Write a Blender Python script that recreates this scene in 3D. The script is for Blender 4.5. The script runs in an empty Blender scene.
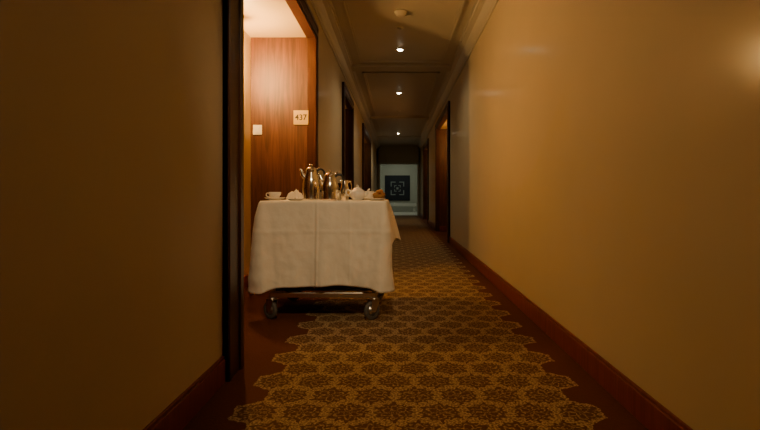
import bpy, bmesh, math, random
from mathutils import Vector, Matrix, noise
random.seed(4)
S=bpy.context.scene
COL=S.collection

# ---------------------------------------------------------------- materials
def newmat(name):
    m=bpy.data.materials.new(name); m.use_nodes=True
    nt=m.node_tree; b=nt.nodes['Principled BSDF']
    return m,nt,b
def simple(name,col,rough=.5,metal=0,noise=0.0,nscale=20,bump=0.0,bscale=200,spec=None,coat=0,bdist=.002,crough=.15):
    m,nt,b=newmat(name)
    b.inputs['Base Color'].default_value=(*col,1)
    b.inputs['Roughness'].default_value=rough
    b.inputs['Metallic'].default_value=metal
    if spec is not None: b.inputs['Specular IOR Level'].default_value=spec
    if coat: b.inputs['Coat Weight'].default_value=coat; b.inputs['Coat Roughness'].default_value=crough
    tc=nt.nodes.new('ShaderNodeTexCoord')
    if noise:
        n=nt.nodes.new('ShaderNodeTexNoise'); n.inputs['Scale'].default_value=nscale; n.inputs['Detail'].default_value=5
        nt.links.new(tc.outputs['Object'],n.inputs['Vector'])
        mx=nt.nodes.new('ShaderNodeMix'); mx.data_type='RGBA'
        mx.inputs[6].default_value=(*[c*(1-noise) for c in col],1); mx.inputs[7].default_value=(*[min(1,c*(1+noise)) for c in col],1)
        nt.links.new(n.outputs['Fac'],mx.inputs[0]); nt.links.new(mx.outputs[2],b.inputs['Base Color'])
    if bump:
        n2=nt.nodes.new('ShaderNodeTexNoise'); n2.inputs['Scale'].default_value=bscale; n2.inputs['Detail'].default_value=3
        nt.links.new(tc.outputs['Object'],n2.inputs['Vector'])
        bp=nt.nodes.new('ShaderNodeBump'); bp.inputs['Strength'].default_value=bump; bp.inputs['Distance'].default_value=bdist
        nt.links.new(n2.outputs['Fac'],bp.inputs['Height']); nt.links.new(bp.outputs['Normal'],b.inputs['Normal'])
    return m
def wood(name,c1,c2,rough=.3,scale=1.0):
    m,nt,b=newmat(name)
    tc=nt.nodes.new('ShaderNodeTexCoord'); mp=nt.nodes.new('ShaderNodeMapping')
    mp.inputs['Scale'].default_value=(14*scale,14*scale,.9*scale)
    nt.links.new(tc.outputs['Object'],mp.inputs['Vector'])
    n=nt.nodes.new('ShaderNodeTexNoise'); n.inputs['Scale'].default_value=2.2; n.inputs['Detail'].default_value=8; n.inputs['Distortion'].default_value=1.2
    nt.links.new(mp.outputs[0],n.inputs['Vector'])
    cr=nt.nodes.new('ShaderNodeValToRGB'); cr.color_ramp.elements[0].position=.35; cr.color_ramp.elements[1].position=.7
    cr.color_ramp.elements[0].color=(*c1,1); cr.color_ramp.elements[1].color=(*c2,1)
    nt.links.new(n.outputs['Fac'],cr.inputs[0]); nt.links.new(cr.outputs[0],b.inputs['Base Color'])
    b.inputs['Roughness'].default_value=rough
    return m
def emis(name,col,st):
    m,nt,b=newmat(name)
    b.inputs['Base Color'].default_value=(*col,1)
    b.inputs['Emission Color'].default_value=(*col,1); b.inputs['Emission Strength'].default_value=st
    return m

M_wall=simple('wallcovering',(.57,.47,.315),.62,noise=.05,nscale=3,bump=.06,bscale=60,spec=.25,coat=.16,crough=.17)
M_alc=simple('alcove_paint',(.68,.49,.23),.5,noise=.03,nscale=4,bump=.1)
M_ceil=simple('ceiling_paint',(.54,.50,.43),.5,noise=.03,nscale=4)
M_mould=simple('moulding_paint',(.52,.48,.41),.5)
M_wood=wood('mahogany_panel',(.055,.015,.004),(.14,.042,.011),.52)
M_frame=wood('dark_frame_wood',(.045,.014,.006),(.085,.028,.011),.3,1.5)
M_base=wood('baseboard_wood',(.15,.024,.009),(.24,.046,.015),.35,1.2)
M_brass=simple('brass',(.75,.52,.2),.3,1.0,noise=.05)
M_sign=simple('sign_brass',(.62,.42,.10),.5,.3,noise=.04)
M_chrome=simple('brushed_steel',(.66,.62,.56),.28,1.0,noise=.05)
M_silver=simple('polished_silver',(.80,.77,.72),.13,1.0,noise=.03)
M_rubber=simple('grey_rubber',(.10,.085,.07),.6,noise=.1)
M_black=simple('black_plastic',(.02,.018,.016),.35,noise=.1)
M_china=simple('white_china',(.80,.77,.70),.15,noise=.02,coat=.5)
M_linen=simple('white_linen',(.84,.76,.62),.85,noise=.03,nscale=8,bump=.5,bscale=14,bdist=.012)
M_bread=simple('bread_crust',(.36,.15,.04),.7,noise=.35,nscale=25,bump=.5,bscale=60)
M_wicker=simple('wicker',(.32,.17,.06),.6,noise=.3,nscale=60,bump=.6)
M_switch=simple('switch_plastic',(.8,.76,.65),.35,noise=.02)
M_ink=simple('sign_ink',(.02,.012,.008),.5,noise=.1)
M_navy=simple('navy_panel',(.014,.018,.028),.35,noise=.15)
M_pale=simple('pale_metal',(.28,.32,.31),.4,noise=.05)
M_stone=simple('pale_stone',(.60,.60,.53),.35,noise=.08)
M_lobby=simple('lobby_paint',(.44,.45,.37),.5,noise=.04)
M_glass,nt,b=newmat('clear_glass'); b.inputs['Transmission Weight'].default_value=1; b.inputs['Roughness'].default_value=.02; b.inputs['IOR'].default_value=1.45
n=nt.nodes.new('ShaderNodeTexNoise'); n.inputs['Scale'].default_value=3
cr=nt.nodes.new('ShaderNodeValToRGB'); cr.color_ramp.elements[0].color=(.9,.92,.9,1); cr.color_ramp.elements[1].color=(1,1,1,1)
nt.links.new(n.outputs['Fac'],cr.inputs[0]); nt.links.new(cr.outputs[0],b.inputs['Base Color'])

def carpet():
    m,nt,b=newmat('lace_rosette_carpet')
    L=nt.links
    def mth(op,a,b_=None,c=None):
        n=nt.nodes.new('ShaderNodeMath'); n.operation=op
        for i,v in enumerate((a,b_,c)):
            if v is None: continue
            if isinstance(v,(int,float)): n.inputs[i].default_value=v
            else: L.new(v,n.inputs[i])
        return n.outputs[0]
    def vm(op,a,b_=None,c=None):
        n=nt.nodes.new('ShaderNodeVectorMath'); n.operation=op
        for i,v in enumerate((a,b_,c)):
            if v is None: continue
            if isinstance(v,tuple): n.inputs[i].default_value=v
            else: L.new(v,n.inputs[i])
        return n
    def smooth(v,a,b_):
        n=nt.nodes.new('ShaderNodeMapRange'); n.interpolation_type='SMOOTHSTEP'
        L.new(v,n.inputs[0])
        if isinstance(a,(int,float)): n.inputs[1].default_value=a
        else: L.new(a,n.inputs[1])
        if isinstance(b_,(int,float)): n.inputs[2].default_value=b_
        else: L.new(b_,n.inputs[2])
        return n.outputs[0]
    s=.18; R=(s,s*1.7320508,1.0)
    geo=nt.nodes.new('ShaderNodeNewGeometry')
    nz=nt.nodes.new('ShaderNodeTexNoise'); nz.inputs['Scale'].default_value=34; nz.inputs['Detail'].default_value=3
    L.new(geo.outputs['Position'],nz.inputs['Vector'])
    off=vm('SCALE',vm('SUBTRACT',nz.outputs['Color'],(.5,.5,.5)).outputs[0]); off.inputs[3].default_value=.045
    p0=vm('ADD',geo.outputs['Position'],off.outputs[0]).outputs[0]
    OX=100*s+.01
    p=vm('MULTIPLY',vm('ADD',p0,(OX,R[1]*40,0)).outputs[0],(1,1,0)).outputs[0]
    half=(R[0]/2,R[1]/2,0)
    a=vm('SUBTRACT',vm('MODULO',p,R).outputs[0],half).outputs[0]
    bb=vm('SUBTRACT',vm('MODULO',vm('ADD',p,half).outputs[0],R).outputs[0],half).outputs[0]
    la=vm('LENGTH',a).outputs['Value']; lb=vm('LENGTH',bb).outputs['Value']
    pick=mth('LESS_THAN',la,lb)
    mx=nt.nodes.new('ShaderNodeMix'); mx.data_type='VECTOR'
    L.new(pick,mx.inputs[0]); L.new(bb,mx.inputs[4]); L.new(a,mx.inputs[5])
    q=mx.outputs[1]
    cen=vm('SUBTRACT',vm('SUBTRACT',p,q).outputs[0],(OX,0,0)).outputs[0]
    sq=nt.nodes.new('ShaderNodeSeparateXYZ'); L.new(q,sq.inputs[0])
    sc=nt.nodes.new('ShaderNodeSeparateXYZ'); L.new(cen,sc.inputs[0])
    x=mth('DIVIDE',sq.outputs[0],s); y=mth('DIVIDE',sq.outputs[1],s)
    ax=mth('ABSOLUTE',x); ay=mth('ABSOLUTE',y)
    d=mth('MAXIMUM',ax,mth('ADD',mth('MULTIPLY',ax,.5),mth('MULTIPLY',ay,.8660254)))
    ang=mth('ARCTAN2',y,x)
    r=mth('SQRT',mth('ADD',mth('MULTIPLY',x,x),mth('MULTIPLY',y,y)))
    c6=mth('COSINE',mth('MULTIPLY',ang,6)); c12=mth('COSINE',mth('MULTIPLY',ang,12)); c24=mth('COSINE',mth('MULTIPLY',ang,24))
    def band(v,c0,w):
        return mth('SUBTRACT',1,smooth(mth('ABSOLUTE',mth('SUBTRACT',v,c0)),w*.4,w))
    vo=nt.nodes.new('ShaderNodeTexVoronoi'); vo.feature='DISTANCE_TO_EDGE'; vo.inputs['Scale'].default_value=62; vo.voronoi_dimensions='2D'
    L.new(geo.outputs['Position'],vo.inputs['Vector'])
    vein=mth('SUBTRACT',1,smooth(vo.outputs['Distance'],.05,.28))
    lim=mth('ADD',.385,mth('ADD',mth('MULTIPLY',c12,.040),mth('MULTIPLY',c24,.022)))
    lacezone=smooth(d,mth('SUBTRACT',lim,.015),mth('ADD',lim,.015))
    lace=mth('MULTIPLY',lacezone,mth('ADD',.28,mth('MULTIPLY',vein,.60)))
    edge=mth('MULTIPLY',band(d,mth('ADD',.44,mth('MULTIPLY',c24,.035)),.022),.90)
    lace=mth('MAXIMUM',lace,edge)
    ring=band(r,mth('ADD',.245,mth('MULTIPLY',c6,-.07)),.045)
    fl=band(r,mth('ADD',.095,mth('MULTIPLY',c6,.06)),.045)
    leaves=mth('MULTIPLY',smooth(c12,-.1,.5),band(r,.315,.040))
    inner=mth('MULTIPLY',mth('MAXIMUM',mth('MAXIMUM',ring,fl),leaves),mth('ADD',.32,mth('MULTIPLY',vein,.42)))
    pat=mth('MAXIMUM',lace,inner)
    fx=sc.outputs[0]
    inside=mth('MULTIPLY',mth('GREATER_THAN',fx,-.60),mth('LESS_THAN',fx,.785))
    n2=nt.nodes.new('ShaderNodeTexNoise'); n2.inputs['Scale'].default_value=110; n2.inputs['Detail'].default_value=3
    L.new(geo.outputs['Position'],n2.inputs['Vector'])
    tuft=smooth(n2.outputs['Fac'],.36,.60)
    patn=mth('ADD',mth('MULTIPLY',pat,mth('ADD',.35,mth('MULTIPLY',tuft,.65))),mth('MULTIPLY',tuft,.05))
    m1=nt.nodes.new('ShaderNodeMix'); m1.data_type='RGBA'
    m1.inputs[6].default_value=(.095,.038,.014,1); m1.inputs[7].default_value=(.54,.38,.19,1)
    L.new(patn,m1.inputs[0])
    m2=nt.nodes.new('ShaderNodeMix'); m2.data_type='RGBA'
    m3=nt.nodes.new('ShaderNodeMix'); m3.data_type='RGBA'
    m3.inputs[6].default_value=(.080,.023,.010,1); m3.inputs[7].default_value=(.13,.038,.016,1); L.new(n2.outputs['Fac'],m3.inputs[0])
    L.new(inside,m2.inputs[0]); L.new(m3.outputs[2],m2.inputs[6]); L.new(m1.outputs[2],m2.inputs[7])
    L.new(m2.outputs[2],b.inputs['Base Color'])
    b.inputs['Roughness'].default_value=.9
    b.inputs['Specular IOR Level'].default_value=.15
    bp=nt.nodes.new('ShaderNodeBump'); bp.inputs['Strength'].default_value=.5; bp.inputs['Distance'].default_value=.003
    L.new(mth('ADD',n2.outputs['Fac'],mth('MULTIPLY',pat,.5)),bp.inputs['Height']); L.new(bp.outputs[0],b.inputs['Normal'])
    return m
M_carpet=carpet()

# ---------------------------------------------------------------- helpers
def obj(name,bm,mat,parent=None,smooth=False,bevel=0):
    me=bpy.data.meshes.new(name); bm.normal_update(); bm.to_mesh(me); bm.free()
    o=bpy.data.objects.new(name,me); COL.objects.link(o)
    if mat: me.materials.append(mat)
    if smooth:
        for f in me.polygons: f.use_smooth=True
    if bevel:
        md=o.modifiers.new('bev','BEVEL'); md.width=bevel; md.segments=2; md.limit_method='ANGLE'
    if parent: o.parent=parent
    return o
def addbox(bm,x0,x1,y0,y1,z0,z1):
    vs=[bm.verts.new((x,y,z)) for x in(x0,x1) for y in(y0,y1) for z in(z0,z1)]
    for f in((0,1,3,2),(4,6,7,5),(0,4,5,1),(2,3,7,6),(0,2,6,4),(1,5,7,3)):
        bm.faces.new([vs[i] for i in f])
def boxes(name,lst,mat,parent=None,bevel=0):
    bm=bmesh.new()
    for b in lst: addbox(bm,*[v for v in b])
    bmesh.ops.recalc_face_normals(bm,faces=bm.faces)
    return obj(name,bm,mat,parent,bevel=bevel)
def empty(name,loc=(0,0,0)):
    e=bpy.data.objects.new(name,None); e.location=loc; e.empty_display_size=.05; COL.objects.link(e); return e
def lathe(name,prof,mat,parent=None,loc=(0,0,0),seg=40,scale=(1,1,1),rot=0):
    bm=bmesh.new(); rings=[]
    for r,z in prof:
        if r<1e-6: rings.append([bm.verts.new((0,0,z))])
        else: rings.append([bm.verts.new((r*math.cos(2*math.pi*i/seg),r*math.sin(2*math.pi*i/seg),z)) for i in range(seg)])
    for a,b in zip(rings,rings[1:]):
        for i in range(seg):
            j=(i+1)%seg
            if len(a)==1 and len(b)==1: continue
            if len(a)==1: bm.faces.new((a[0],b[i],b[j]))
            elif len(b)==1: bm.faces.new((a[i],a[j],b[0]))
            else: bm.faces.new((a[i],a[j],b[j],b[i]))
    bmesh.ops.recalc_face_normals(bm,faces=bm.faces)
    o=obj(name,bm,mat,parent,smooth=True); o.location=loc; o.scale=scale; o.rotation_euler=(0,0,rot)
    return o
def tube(name,pts,rad,mat,parent=None,seg=10,sub=6):
    P=[Vector(p) for p in pts]; n=len(P)
    R=rad if isinstance(rad,(list,tuple)) else [rad]*n
    C=[];RR=[]
    for i in range(n-1):
        p0=P[max(i-1,0)];p1=P[i];p2=P[i+1];p3=P[min(i+2,n-1)]
        for k in range(sub):
            t=k/sub
            C.append(.5*((2*p1)+(p2-p0)*t+(2*p0-5*p1+4*p2-p3)*t*t+(3*p1-p0-3*p2+p3)*t**3)); RR.append(R[i]*(1-t)+R[i+1]*t)
    C.append(P[-1]);RR.append(R[-1])
    bm=bmesh.new(); rings=[]; up=Vector((0,1,0.01)).normalized()
    for i,c in enumerate(C):
        d=(C[min(i+1,len(C)-1)]-C[max(i-1,0)]).normalized()
        a=d.cross(up)
        if a.length<.1: a=d.cross(Vector((1,0,0)))
        a.normalize(); b=d.cross(a)
        rings.append([bm.verts.new(c+RR[i]*(math.cos(2*math.pi*k/seg)*a+math.sin(2*math.pi*k/seg)*b)) for k in range(seg)])
    for a,b in zip(rings,rings[1:]):
        for i in range(seg): bm.faces.new((a[i],a[(i+1)%seg],b[(i+1)%seg],b[i]))
    bm.faces.new(rings[0]); bm.faces.new(rings[-1])
    bmesh.ops.recalc_face_normals(bm,faces=bm.faces)
    return obj(name,bm,mat,parent,smooth=True)

# ---------------------------------------------------------------- room shell
XL,XR=-.79,.92
H=2.75; YB=-3.0; YE=18.8
YL=YE+4.2
ZD=2.34      # alcove head height
T=.60        # alcove depth
boxes('floor',[(-3,3,YB-.3,YL+.4,-.1,0)],M_carpet)
boxes('ceiling',[(-3,3,YB-.3,YL+.4,H,H+.1)],M_ceil)

# (start, end, near casing width, far casing width)
alc={'left':[(2.36,4.55,.19,.07),(7.0,8.35,.12,.07),(11.0,14.0,.12,.07)],'right':[(8.45,11.0,.15,.1),(14.0,16.2,.12,.1)]}
def wallside(side):
    sg=-1 if side=='left' else 1
    X=XL if side=='left' else XR
    xo=X+sg*.9
    lo,hi=min(X,xo),max(X,xo)
    L=[];y=YB
    for a,b,ca,cb in alc[side]:
        L.append((lo,hi,y,a,0,H)); L.append((lo,hi,a,b,ZD,H))
        xb=X+sg*T; L.append((min(xb,xo),max(xb,xo),a,b,0,ZD))
        y=b
    L.append((lo,hi,y,YE,0,H))
    boxes('wall_'+side,L,M_wall)
    segs=[];y=YB
    for a,b,ca,cb in alc[side]:
        segs.append((y,a-ca)); y=b+cb
    segs.append((y,YE))
    B=[]
    for a,b in segs:
        x2=X-sg*.016; B.append((min(X,x2),max(X,x2),a,b,0,.105))
        x3=X-sg*.010; B.append((min(X,x3),max(X,x3),a,b,.105,.12))
    boxes('baseboard_'+side,B,M_base,bevel=.003)
for s in('left','right'): wallside(s)
boxes('wall_back',[(XL-.9,XR+.9,YB-.2,YB,0,H)],M_wall)

k=0
lampdefs=[]
for side in('left','right'):
    sg=-1 if side=='left' else 1; X=XL if side=='left' else XR
    for (a,b,ca,cb) in alc[side]:
        k+=1
        def bx(x0,x1,*r): return (min(x0,x1),max(x0,x1),*r)
        pr=X-sg*.028; ct=.12; jd=X+sg*.06
        C=[bx(pr,X,a-ca,a,0,ZD+ct),bx(pr,X,b,b+cb,0,ZD+ct),bx(pr,X,a,b,ZD,ZD+ct),
           bx(pr-sg*.010,X,a-.045,a+.0,0,ZD+.045),bx(pr-sg*.010,X,b,b+.04,0,ZD+.045),bx(pr-sg*.010,X,a,b,ZD,ZD+.045),
           bx(pr-sg*.008,X,a-ca,a-ca+.03,0,ZD+ct),bx(pr-sg*.008,X,b+cb-.02,b+cb,0,ZD+ct),bx(pr-sg*.008,X,a-ca,b+cb,ZD+ct-.03,ZD+ct),
           bx(pr,jd,a,a+.022,0,ZD),bx(pr,jd,b-.022,b,0,ZD),bx(pr,jd,a,b,ZD-.022,ZD)]
        boxes('trim_%d'%k,C,M_frame,bevel=.003)
        xb=X+sg*T
        boxes('wall_alcove_%d'%k,[bx(xb-sg*.01,xb,a,b,0,ZD),bx(jd,xb,a,b,ZD-.012,ZD)],M_alc)
        boxes('wall_alcove_cladding_%d'%k,[bx(jd,xb-sg*.011,b-.02,b-.001,.11,ZD-.012),bx(jd,xb-sg*.011,a+.001,a+.02,.11,ZD-.012)],M_wood)
        boxes('baseboard_alcove_%d'%k,[bx(jd,xb-sg*.011,b-.035,b-.001,0,.11),bx(jd,xb-sg*.011,a+.001,a+.035,0,.11),
               bx(xb-sg*.027,xb-sg*.011,b-.30,b-.036,0,.11)],M_base,bevel=.003)
        dy0=a+.30; dy1=dy0+.86
        if dy1>b-.2: dy1=b-.25
        e=empty('hotel_room_door' ,(xb-sg*.011,0,0))
        boxes('leaf',[bx(0,-sg*.022,dy0,dy1,.004,2.05)],M_wood,e,bevel=.003)
        boxes('frame',[bx(0,-sg*.035,dy0-.07,dy0-.002,0,2.12),bx(0,-sg*.035,dy1+.002,dy1+.07,0,2.12),bx(0,-sg*.035,dy0-.002,dy1+.002,2.053,2.12)],M_frame,e,bevel=.003)
        boxes('panel_mould',[bx(-sg*.022,-sg*.030,dy0+.12,dy1-.12,z0,z0+.02) for z0 in(.25,.95,1.1,1.88)]+
              [bx(-sg*.022,-sg*.030,yy,yy+.02,z0,z1) for yy in(dy0+.12,dy1-.14) for z0,z1 in((.27,.95),(1.12,1.88))],M_frame,e)
        tube('handle',[(-sg*.022,dy1-.06,1.02),(-sg*.07,dy1-.06,1.02),(-sg*.075,dy1-.09,1.02),(-sg*.075,dy1-.17,1.02)],.009,M_brass,e)
        boxes('handle_plate',[bx(-sg*.022,-sg*.027,dy1-.085,dy1-.035,.93,1.11)],M_brass,e)
        lampdefs.append((side,sg,xb-sg*.011,a,b,dy1))

# ---------------------------------------------------------------- slim tubular wall lamps beside the doors
strength=[430,10,34,100,16]
for i,(side,sg,xb,a,b,dy1) in enumerate(lampdefs):
    yl=4.0 if i==0 else min(b-.35,dy1+.35)
    if yl<dy1+.12: yl=dy1+.14
    zl=2.0
    col=(1,.57,.18) if i!=3 else (1,.50,.15)
    xo=.060 if i==0 else .042
    e=empty('wall_lamp',(xb-sg*.001,yl,zl))
    lathe('glass_tube',[(0,-.155),(.022,-.152),(.030,-.14),(.030,.14),(.022,.152),(0,.155)],emis('lamp_glow_%d'%i,col,strength[i]),e,(-sg*xo,0,0),24)
    for zz in(-.165,.160):
        lathe('end_cap',[(0,-.012),(.032,-.012),(.034,0),(.032,.012),(0,.012)],M_brass,e,(-sg*xo,0,zz+.0025),24)
    boxes('backplate',[(min(0,-sg*.010),max(0,-sg*.010),-.022,.022,-.19,.19)],M_brass,e,bevel=.003)
    boxes('bracket',[(min(-sg*.010,-sg*xo),max(-sg*.010,-sg*xo),-.006,.006,z-.004,z+.004) for z in(-.166,.166)],M_brass,e)

# ---------------------------------------------------------------- ceiling mouldings
def crown(side):
    sg=-1 if side=='left' else 1; X=XL if side=='left' else XR
    prof=[(0,-.15),(.012,-.15),(.016,-.135),(.03,-.125),(.05,-.10),(.075,-.055),(.11,-.035),(.125,-.03),(.13,-.015),(.145,-.012),(.145,0)]
    bm=bmesh.new(); A=[];B=[]
    for d,z in prof:
        A.append(bm.verts.new((X-sg*d,YB,H+z))); B.append(bm.verts.new((X-sg*d,YE,H+z)))
    for i in range(len(A)-1): bm.faces.new((A[i],A[i+1],B[i+1],B[i]))
    ca=bm.verts.new((X,YB,H)); cb=bm.verts.new((X,YE,H))
    bm.faces.new((A[-1],ca,cb,B[-1])); bm.faces.new((ca,A[0],B[0],cb)); bm.faces.new(A+[ca]); bm.faces.new(B+[cb])
    bmesh.ops.recalc_face_normals(bm,faces=bm.faces)
    obj('trim_crown_'+side,bm,M_mould)
crown('left');crown('right')
bl=[]
ybays=[(-2.8,1.6),(1.9,7.0),(7.35,11.8),(12.1,15.8),(16.1,18.6)]
xl,xr=XL+.25,XR-.25
for a,b in ybays:
    for w,dz in((.045,.008),(.022,.016)):
        bl+=[(xl,xl+w,a+.12,b-.12,H-dz,H),(xr-w,xr,a+.12,b-.12,H-dz,H),(xl,xr,a+.12,a+.12+w,H-dz,H),(xl,xr,b-.12-w,b-.12,H-dz,H)]
boxes('trim_ceiling_panels',bl,M_mould)
boxes('trim_ceiling_beams',[(XL,XR,b,b+.3,H-.035,H) for b in(1.6,7.02,11.8,15.8)],M_mould,bevel=.008)

# ---------------------------------------------------------------- downlights
def spot(name,loc,w,col,ang,blend,parent,rot=(0,0,0),rad=.04):
    l=bpy.data.lights.new(name,'SPOT'); l.energy=w; l.color=col; l.spot_size=math.radians(ang); l.spot_blend=blend; l.shadow_soft_size=rad
    o=bpy.data.objects.new(name,l); COL.objects.link(o); o.location=loc; o.rotation_euler=rot; o.parent=parent; return o
glowA=emis('downlight_glow',(1,.86,.62),60)
for y,w,ang,aim in((.2,235,33,(-.42,3.35,.50)),(2.35,14,60,None),(6.3,30,150,None),(9.0,26,140,None),(15.0,44,150,None)):
    e=empty('ceiling_downlight',(.04,y,H))
    lathe('bezel',[(.036,-.001),(.060,-.001),(.061,-.006),(.055,-.012),(.042,-.012),(.036,-.010),(.036,-.001)],M_chrome,e,(0,0,0),32)
    lathe('lens',[(.036,-.004),(.032,-.012),(.020,-.019),(0,-.022)],glowA,e,(0,0,0),24)
    rot=(0,0,0)
    if aim: rot=(Vector(aim)-Vector((.04,y,H-.03))).to_track_quat('-Z','Y').to_euler()
    spot('bulb',(0,0,-.03),w,(1,.74,.42) if y<5 else ((1,.80,.48) if y<7 else (1,.86,.56)),ang,1.0 if y<5 else .9,e,rot,.04)
e=empty('smoke_detector',(.04,5.0,H))
r=.07
lathe('base',[(0,0),(r,0),(r,-.016),(r*.85,-.022),(r*.8,-.038),(r*.5,-.050),(0,-.052)],M_ceil,e,(0,0,0),32)
for y in(5.5,11.0):
    e=empty('ceiling_sprinkler',(.04,y,H))
    lathe('rosette',[(0,0),(.045,0),(.041,-.007),(.018,-.011),(0,-.011)],M_ceil,e,(0,0,0),24)
    lathe('deflector',[(0,-.010),(.006,-.010),(.006,-.020),(.016,-.022),(.016,-.024),(0,-.024)],M_ceil,e,(0,0,0),16)

# ---------------------------------------------------------------- corridor end & lobby
ZP=2.08
boxes('wall_end',[(XL,XR,YE,YE+.2,ZP,H),(-2.2,XL+.06,YE,YE+.2,0,H),(XR-.06,2.3,YE,YE+.2,0,H)],M_lobby)
boxes('trim_portal',[(XL+.06,XL+.12,YE-.02,YE+.22,0,ZP),(XR-.12,XR-.06,YE-.02,YE+.22,0,ZP),(XL+.06,XR-.06,YE-.02,YE+.22,ZP-.06,ZP)],M_stone,bevel=.01)
boxes('wall_lobby',[(-2.2,-2.0,YE+.2,YL,0,H),(2.1,2.3,YE+.2,YL,0,H),(-2.2,2.3,YL,YL+.2,0,H)],M_lobby)
e=empty('geometric_wall_art',(.02,YL,1.12))
boxes('panel',[(-.60,.60,-.04,0,-.58,.62)],M_navy,e)
fr=[]
for r,t in((.32,.04),(.15,.03)):
    for sx in(-1,1):
        for sy in(-1,1):
            q=r*.72
            xa,xb_=sorted((sx*(r-q),sx*r)); ya,yb_=sorted((sy*r,sy*(r-t)))
            fr.append((xa,xb_,-.06,-.04,ya,yb_))
            xa,xb_=sorted((sx*r,sx*(r-t))); ya,yb_=sorted((sy*(r-q),sy*(r-t)))
            fr.append((xa,xb_,-.06,-.04,ya,yb_))
fr+=[(-.05,.05,-.06,-.04,-.05,.05)]
boxes('inlay',fr,M_pale,e)
boxes('console_bench',[(-.75,.9,YL-.8,YL-.3,.28,.40),(-.70,-.6,YL-.75,YL-.35,0,.28),(.75,.85,YL-.75,YL-.35,0,.28)],M_stone,bevel=.01)
e=empty('ceiling_lamp',(.05,YE+2.4,H))
lathe('rim',[(.2,0),(.22,0),(.22,-.05),(.19,-.05),(.19,-.01)],M_chrome,e)
lathe('diffuser',[(.19,-.03),(.15,-.07),(.08,-.09),(0,-.095)],emis('lobby_glow',(.98,1,.80),44),e)
boxes('floor_lobby',[(-2.0,2.1,YE+.2,YL,0,.006)],M_stone)

# ---------------------------------------------------------------- sign and switch
YP=4.55-.02
e=empty('room_number_sign',(-.905,YP-.001,1.57))
boxes('plate',[(-.070,.070,-.008,0,-.068,.068)],M_sign,e,bevel=.002)
cu=bpy.data.curves.new('t','FONT'); cu.body='437'; cu.size=.074; cu.align_x='CENTER'; cu.align_y='CENTER'; cu.extrude=.0008; cu.offset=.0012
to=bpy.data.objects.new('tmp',cu); COL.objects.link(to)
bpy.context.view_layer.update()
me=bpy.data.meshes.new_from_object(to); bpy.data.objects.remove(to)
me.materials.clear(); me.materials.append(M_ink)
to=bpy.data.objects.new('numerals',me); COL.objects.link(to); to.parent=e; to.location=(0,-.009,0); to.rotation_euler=(math.radians(90),0,0)
e=empty('light_switch',(-1.315,YP-.001,1.455))
boxes('plate',[(-.042,.042,-.008,0,-.046,.046)],M_switch,e,bevel=.003)
boxes('rocker',[(-.022,.022,-.013,-.008,-.032,.032)],M_switch,e,bevel=.002)

# ---------------------------------------------------------------- trolley
TX0,TX1,TY0,TY1=-.925,-.075,3.22,3.86
ZT=.80
tr=empty('room_service_trolley',((TX0+TX1)/2,(TY0+TY1)/2,0))
ox,oy=tr.location.x,tr.location.y
hx,hy=.425,.32
boxes('table_top',[(-hx+.01,hx-.01,-hy+.01,hy-.01,ZT-.025,ZT-.002)],M_wood,tr,bevel=.004)
fx,fy=.345,.285
boxes('base_frame',[(-fx-.02,fx+.02,-fy-.018,-fy+.018,.150,.185),(-fx-.02,fx+.02,fy-.018,fy+.018,.150,.188),
      (-fx-.018,-fx+.018,-fy+.018,fy-.018,.152,.186),(fx-.018,fx+.018,-fy+.018,fy-.018,.152,.186)],M_chrome,tr,bevel=.004)
boxes('upper_rail',[(-fx+.015,fx-.015,-.05,.05,.205,.222)],M_chrome,tr,bevel=.003)
boxes('shelf',[(-fx+.018,fx-.018,-fy+.018,fy-.018,.189,.198)],M_black,tr)
for i,(sx,sy) in enumerate(((-1,-1),(1,-1),(-1,1),(1,1))):
    tube('leg_%d'%(i+1),[(sx*(fx-.03),sy*(fy-.03),.19),(sx*(fx-.03),sy*(fy-.03),.5),(sx*(fx-.03),sy*(fy-.03),ZT-.025)],.014,M_chrome,tr)
    cx,cy=sx*fx,sy*fy
    ang=(2.5,-2.4,.2,1.0)[i]
    c=empty('caster_%d'%(i+1),(cx,cy,0)); c.parent=tr; c.rotation_euler=(0,0,ang)
    w=lathe('tyre',[(.040,-.013),(.058,-.014),(.063,-.008),(.065,0),(.063,.008),(.058,.014),(.040,.013),(.040,-.013)],M_rubber,c,(.02,0,.065),36); w.rotation_euler=(math.radians(90),0,0)
    w=lathe('hub',[(0,-.016),(.012,-.016),(.014,-.010),(.040,-.009),(.040,.009),(.014,.010),(.012,.016),(0,.016)],M_chrome,c,(.02,0,.065),30); w.rotation_euler=(math.radians(90),0,0)
    bm=bmesh.new()
    for yy in(-.024,.020):
        pts=[(.006,.055),(.034,.055),(.040,.075),(.036,.138),(-.030,.138),(-.022,.11)]
        a=[bm.verts.new((x,yy,z)) for x,z in pts]; b=[bm.verts.new((x,yy+.004,z)) for x,z in pts]
        bm.faces.new(a); bm.faces.new(b)
        for q in range(len(pts)): bm.faces.new((a[q],a[(q+1)%len(pts)],b[(q+1)%len(pts)],b[q]))
    addbox(bm,-.030,.036,-.024,.024,.134,.140)
    bmesh.ops.recalc_face_normals(bm,faces=bm.faces)
    obj('fork',bm,M_chrome,c)
    lathe('swivel',[(0,.139),(.026,.139),(.026,.146),(.018,.150),(0,.150)],M_chrome,c,(0,0,0),24)

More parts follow.
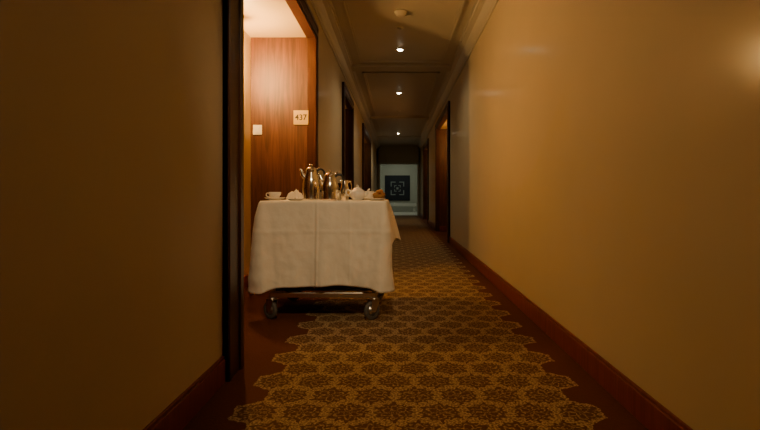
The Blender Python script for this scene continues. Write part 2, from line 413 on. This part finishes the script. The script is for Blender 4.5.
def cloth():
    bm=bmesh.new()
    rc=.03; V=50
    pts=[]
    def arc(cx,cy,a0,a1,n):
        for i in range(n):
            a=a0+(a1-a0)*i/n; pts.append((cx+rc*math.cos(a),cy+rc*math.sin(a),math.cos(a),math.sin(a)))
    def line(x0,y0,x1,y1,nx,ny,n):
        for i in range(n):
            t=i/n; pts.append((x0+(x1-x0)*t,y0+(y1-y0)*t,nx,ny))
    P=math.pi
    line(-hx+rc,-hy,hx-rc,-hy,0,-1,220); arc(hx-rc,-hy+rc,-P/2,0,36)
    line(hx,-hy+rc,hx,hy-rc,1,0,150); arc(hx-rc,hy-rc,0,P/2,36)
    line(hx-rc,hy,-hx+rc,hy,0,1,220); arc(-hx+rc,hy-rc,P/2,P,36)
    line(-hx,hy-rc,-hx,-hy+rc,-1,0,150); arc(-hx+rc,-hy+rc,P,1.5*P,36)
    N=len(pts); rows=[]
    ztop=ZT+.002
    def g(x,c,s): return math.exp(-((x-c)/s)**2)
    for j in range(V+1):
        v=j/V; row=[]
        for i,(x,y,nx,ny) in enumerate(pts):
            cw=math.exp(-((abs(x)-hx)**2+(abs(y)-hy)**2)/.085**2)
            front=max(0,-ny)
            hem=.234-.034*cw+.006*math.sin(x*7+1)+.003*math.sin(x*17)
            if x>hx-.05 and y>-hy+.05:
                t=min(1,(y+hy-.05)/.35); hem=hem+(.28*t*t*(3-2*t))
            if x<-hx+.05 and y>-hy+.05: hem+=.10*min(1,(y+hy-.05)/.4)
            z=ztop-(ztop-hem)*v
            vv=v**.8
            off=.004+.018*vv
            off+=cw*(.060*vv+.012*math.sin(vv*4))*(1 if x<0 else .35)
            ph=x*17+1.1*math.sin(x*5+.5)+.9*v
            fold=(.5+.5*math.sin(ph))**1.5
            off+=front*(.026*fold*vv**1.2+.004*math.sin(x*33+2*v)*vv**2)
            dc=hx-abs(x)
            off+=front*(.016*math.sin(dc*60-1.5*v)*math.exp(-dc/.08)*vv)
            off+=(1-front)*(.018*(.5+.5*math.sin(y*22+1.5))*vv)
            if x>hx-.06 and y>0: off+=.045*vv*min(1,y/.15)
            off+=.014*noise.noise(Vector((x*9+y*9,z*4,2)))*vv**.5+.004*noise.noise(Vector((x*24+y*20,z*16,7)))*min(1,v*6)
            if front>.5:
                off+=.005*g(x,-.035,.008)-.002*g(x,-.05,.01)+.003*g(x,.185,.008)
                off+=.004*g(z,.60,.008)
            off=max(.003,off)
            if j==0: px,py,pz=x,y,ztop
            else: px,py,pz=x+nx*off,y+ny*off,z-.002
            row.append(bm.verts.new((px,py,pz)))
        rows.append(row)
    for a,b in zip(rows,rows[1:]):
        for i in range(N):
            k2=(i+1)%N; bm.faces.new((a[i],b[i],b[k2],a[k2]))
    prev=rows[0]
    for s in(.985,.9,.6,.3):
        r=[bm.verts.new((p[0]*s,p[1]*s,ztop+.0015*math.sin(p[0]*s*20+p[1]*s*17)*(1 if s<.95 else 0))) for p in pts]
        for i in range(N):
            k2=(i+1)%N; bm.faces.new((prev[i],prev[k2],r[k2],r[i]))
        prev=r
    c=bm.verts.new((0,0,ztop))
    for i in range(N): bm.faces.new((prev[i],prev[(i+1)%N],c))
    bmesh.ops.recalc_face_normals(bm,faces=bm.faces)
    o=obj('tablecloth',bm,M_linen,None,smooth=True); o.location=(ox,oy,0)
    md=o.modifiers.new('s','SOLIDIFY'); md.thickness=.0015; md.offset=1
    return o
cloth()
Z=ZT+.0055

# ---------------------------------------------------------------- tableware
def saucer(par,loc=(0,0,0),r=.075):
    return lathe('saucer',[(0,.003),(.03,.003),(.032,0),(.036,0),(.038,.004),(r*.8,.010),(r,.018),(r,.020),(r*.8,.013),(.03,.007),(0,.006)],M_china,par,loc)
def cup(name,x,y,hang=0,r=.044,h=.058):
    e=empty(name,(x,y,Z)); e.rotation_euler=(0,0,hang)
    saucer(e)
    z=.008
    lathe('bowl',[(0,z),(.022,z),(.024,z+.004),(.034,z+.018),(r*.95,z+h*.65),(r,z+h),(r-.002,z+h+.001),(r-.005,z+h*.65),(.030,z+.020),(0,z+.012)],M_china,e)
    tube('handle',[(r*.93,0,z+h*.8),(r+.018,0,z+h*.85),(r+.024,0,z+h*.55),(r+.010,0,z+h*.32),(r*.8,0,z+h*.3)],.0035,M_china,e)
    return e
cup('teacup',-.865,3.40,2.9,.044,.05)
cup('teacup',-.22,3.74,.3)
def pot(name,x,y,h,r,ang):
    e=empty(name,(x,y,Z)); e.rotation_euler=(0,0,ang)
    lathe('body',[(0,0),(r*.92,0),(r*.97,.006),(r*.97,.012),(r*.93,.018),(r,h*.28),(r*.98,h*.45),(r*.84,h*.62),(r*.66,h*.74),(r*.62,h*.80),(r*.66,h*.82),(r*.66,h*.835),(0,h*.84)],M_silver,e)
    lathe('lid',[(r*.64,h*.836),(r*.60,h*.87),(r*.42,h*.91),(r*.18,h*.93),(r*.10,h*.94),(r*.10,h*.955),(r*.18,h*.97),(r*.17,h*.99),(0,h)],M_silver,e)
    tube('spout',[(-r*.60,0,h*.60),(-r*.95,0,h*.70),(-r*1.12,0,h*.82),(-r*1.32,0,h*.86)],[.022,.016,.011,.008],M_silver,e)
    tube('handle',[(r*.55,0,h*.80),(r*1.05,0,h*.86),(r*1.45,0,h*.78),(r*1.5,0,h*.5),(r*1.25,0,h*.28),(r*.92,0,h*.26)],.008,M_black,e)
    tube('thumb_rest',[(r*.58,0,h*.85),(r*.8,0,h*.90),(r*.85,0,h*.96)],.006,M_silver,e)
    return e
pot('coffee_pot',-.625,3.50,.262,.064,.25)
pot('coffee_pot',-.475,3.40,.212,.062,.1)
def jug(name,x,y,h,r,ang,mat):
    e=empty(name,(x,y,Z)); e.rotation_euler=(0,0,ang)
    lathe('body',[(0,0),(r*.7,0),(r*.75,.004),(r,h*.3),(r*.95,h*.5),(r*.65,h*.8),(r*.75,h),(r*.70,h),(r*.6,h*.8),(r*.88,h*.5),(r*.9,h*.3),(0,.008)],mat,e)
    tube('lip',[(-r*.62,0,h*.86),(-r*.8,0,h*.95),(-r*1.0,0,h*1.02)],[.010,.007,.004],mat,e)
    tube('handle',[(r*.62,0,h*.88),(r*1.2,0,h*.95),(r*1.45,0,h*.6),(r*.95,0,h*.3)],.0045,mat,e)
    return e
jug('milk_jug',-.385,3.54,.145,.036,.4,M_silver)
e=empty('sugar_bowl',(-.31,3.60,Z))
lathe('bowl',[(0,0),(.022,0),(.024,.004),(.036,.02),(.040,.04),(.036,.056),(0,.056)],M_silver,e)
lathe('lid',[(.037,.0565),(.034,.068),(.018,.080),(.006,.084),(.009,.092),(.006,.098),(0,.099)],M_silver,e)
def shaker(x,y):
    e=empty('salt_shaker',(x,y,Z))
    lathe('bottle',[(0,0),(.017,0),(.019,.01),(.014,.045),(.012,.05),(0,.05)],M_glass,e,seg=20)
    lathe('cap',[(0,.0505),(.013,.0505),(.014,.058),(.008,.068),(0,.070)],M_silver,e,seg=20)
shaker(-.40,3.30)
e=empty('drinking_glass',(-.46,3.70,Z))
lathe('tumbler',[(0,0),(.028,0),(.034,.13),(.032,.13),(.026,.008),(0,.008)],M_glass,e,seg=30)
e=empty('teapot',(-.28,3.42,Z)); e.rotation_euler=(0,0,-.2)
lathe('body',[(0,0),(.034,0),(.036,.006),(.052,.022),(.060,.042),(.054,.064),(.034,.078),(.030,.080),(0,.080)],M_china,e)
lathe('lid',[(.032,.0795),(.028,.086),(.012,.092),(.006,.095),(.010,.102),(.007,.108),(0,.110)],M_china,e)
tube('spout',[(.048,0,.035),(.070,0,.048),(.080,0,.074),(.090,0,.080)],[.014,.010,.007,.005],M_china,e)
tube('handle',[(-.048,0,.066),(-.077,0,.074),(-.085,0,.046),(-.054,0,.026)],.005,M_china,e)
e=empty('bread_basket',(-.13,3.48,Z))
lathe('basket',[(0,0),(.036,0),(.046,.034),(.050,.038),(.046,.040),(.034,.006),(0,.006)],M_wicker,e)
for i,(x,y,z,sx,sy,sz) in enumerate(((-.022,-.014,.040,.024,.016,.016),(.022,-.008,.044,.018,.024,.017),(-.004,.022,.042,.026,.015,.016),(-.006,-.004,.058,.026,.014,.015),(.014,.012,.064,.016,.022,.015))):
    lathe('roll_%d'%(i+1),[(0,-.7),(.5,-.6),(.85,-.3),(1,0),(.9,.4),(.6,.75),(.25,.96),(0,1)],M_bread,e,(x,y,z),20,(sx,sy,sz),rot=i*.8)
e=empty('side_plate',(-.145,3.335,Z)); lathe('dish',[(0,.003),(.03,.003),(.032,0),(.04,0),(.056,.008),(.068,.011),(.068,.013),(.055,.010),(0,.006)],M_china,e,(0,0,0))
e=empty('side_plate',(-.70,3.315,Z)); lathe('dish',[(0,.003),(.03,.003),(.032,0),(.04,0),(.056,.008),(.068,.011),(.068,.013),(.055,.010),(0,.006)],M_china,e,(0,0,0))
# bunched napkin
bm=bmesh.new()
bmesh.ops.create_grid(bm,x_segments=70,y_segments=70,size=1)
for v in bm.verts:
    x,y=v.co.x,v.co.y
    r=min(1,math.hypot(x,y)/1.1)
    hgt=.072*(1-r**3.5)*(0.85+.35*noise.noise(Vector((x*2.2,y*2.2,3))))
    hgt+=.016*abs(noise.noise(Vector((x*4,y*2.5,9))))*(1-r)
    v.co=Vector((x*.062+.008*noise.noise(Vector((x*3,y*3,1))),y*.055+.006*noise.noise(Vector((x*3,y*3,5))),max(0.001,hgt)))
o=obj('folded_napkin',bm,M_linen,smooth=True); o.location=(-.755,3.56,Z)

# ---------------------------------------------------------------- world & camera
w=bpy.data.worlds.new('dim'); S.world=w; w.use_nodes=True
w.node_tree.nodes['Background'].inputs[0].default_value=(.9,.7,.45,1); w.node_tree.nodes['Background'].inputs[1].default_value=.01
cam=bpy.data.cameras.new('camera'); co=bpy.data.objects.new('camera',cam); COL.objects.link(co)
co.location=(0,0,.85); co.rotation_euler=(math.radians(90),0,0)
cam.sensor_width=36; cam.lens=480/760*36; cam.shift_x=-17/760; cam.shift_y=-21/760; cam.clip_start=.05
S.camera=co
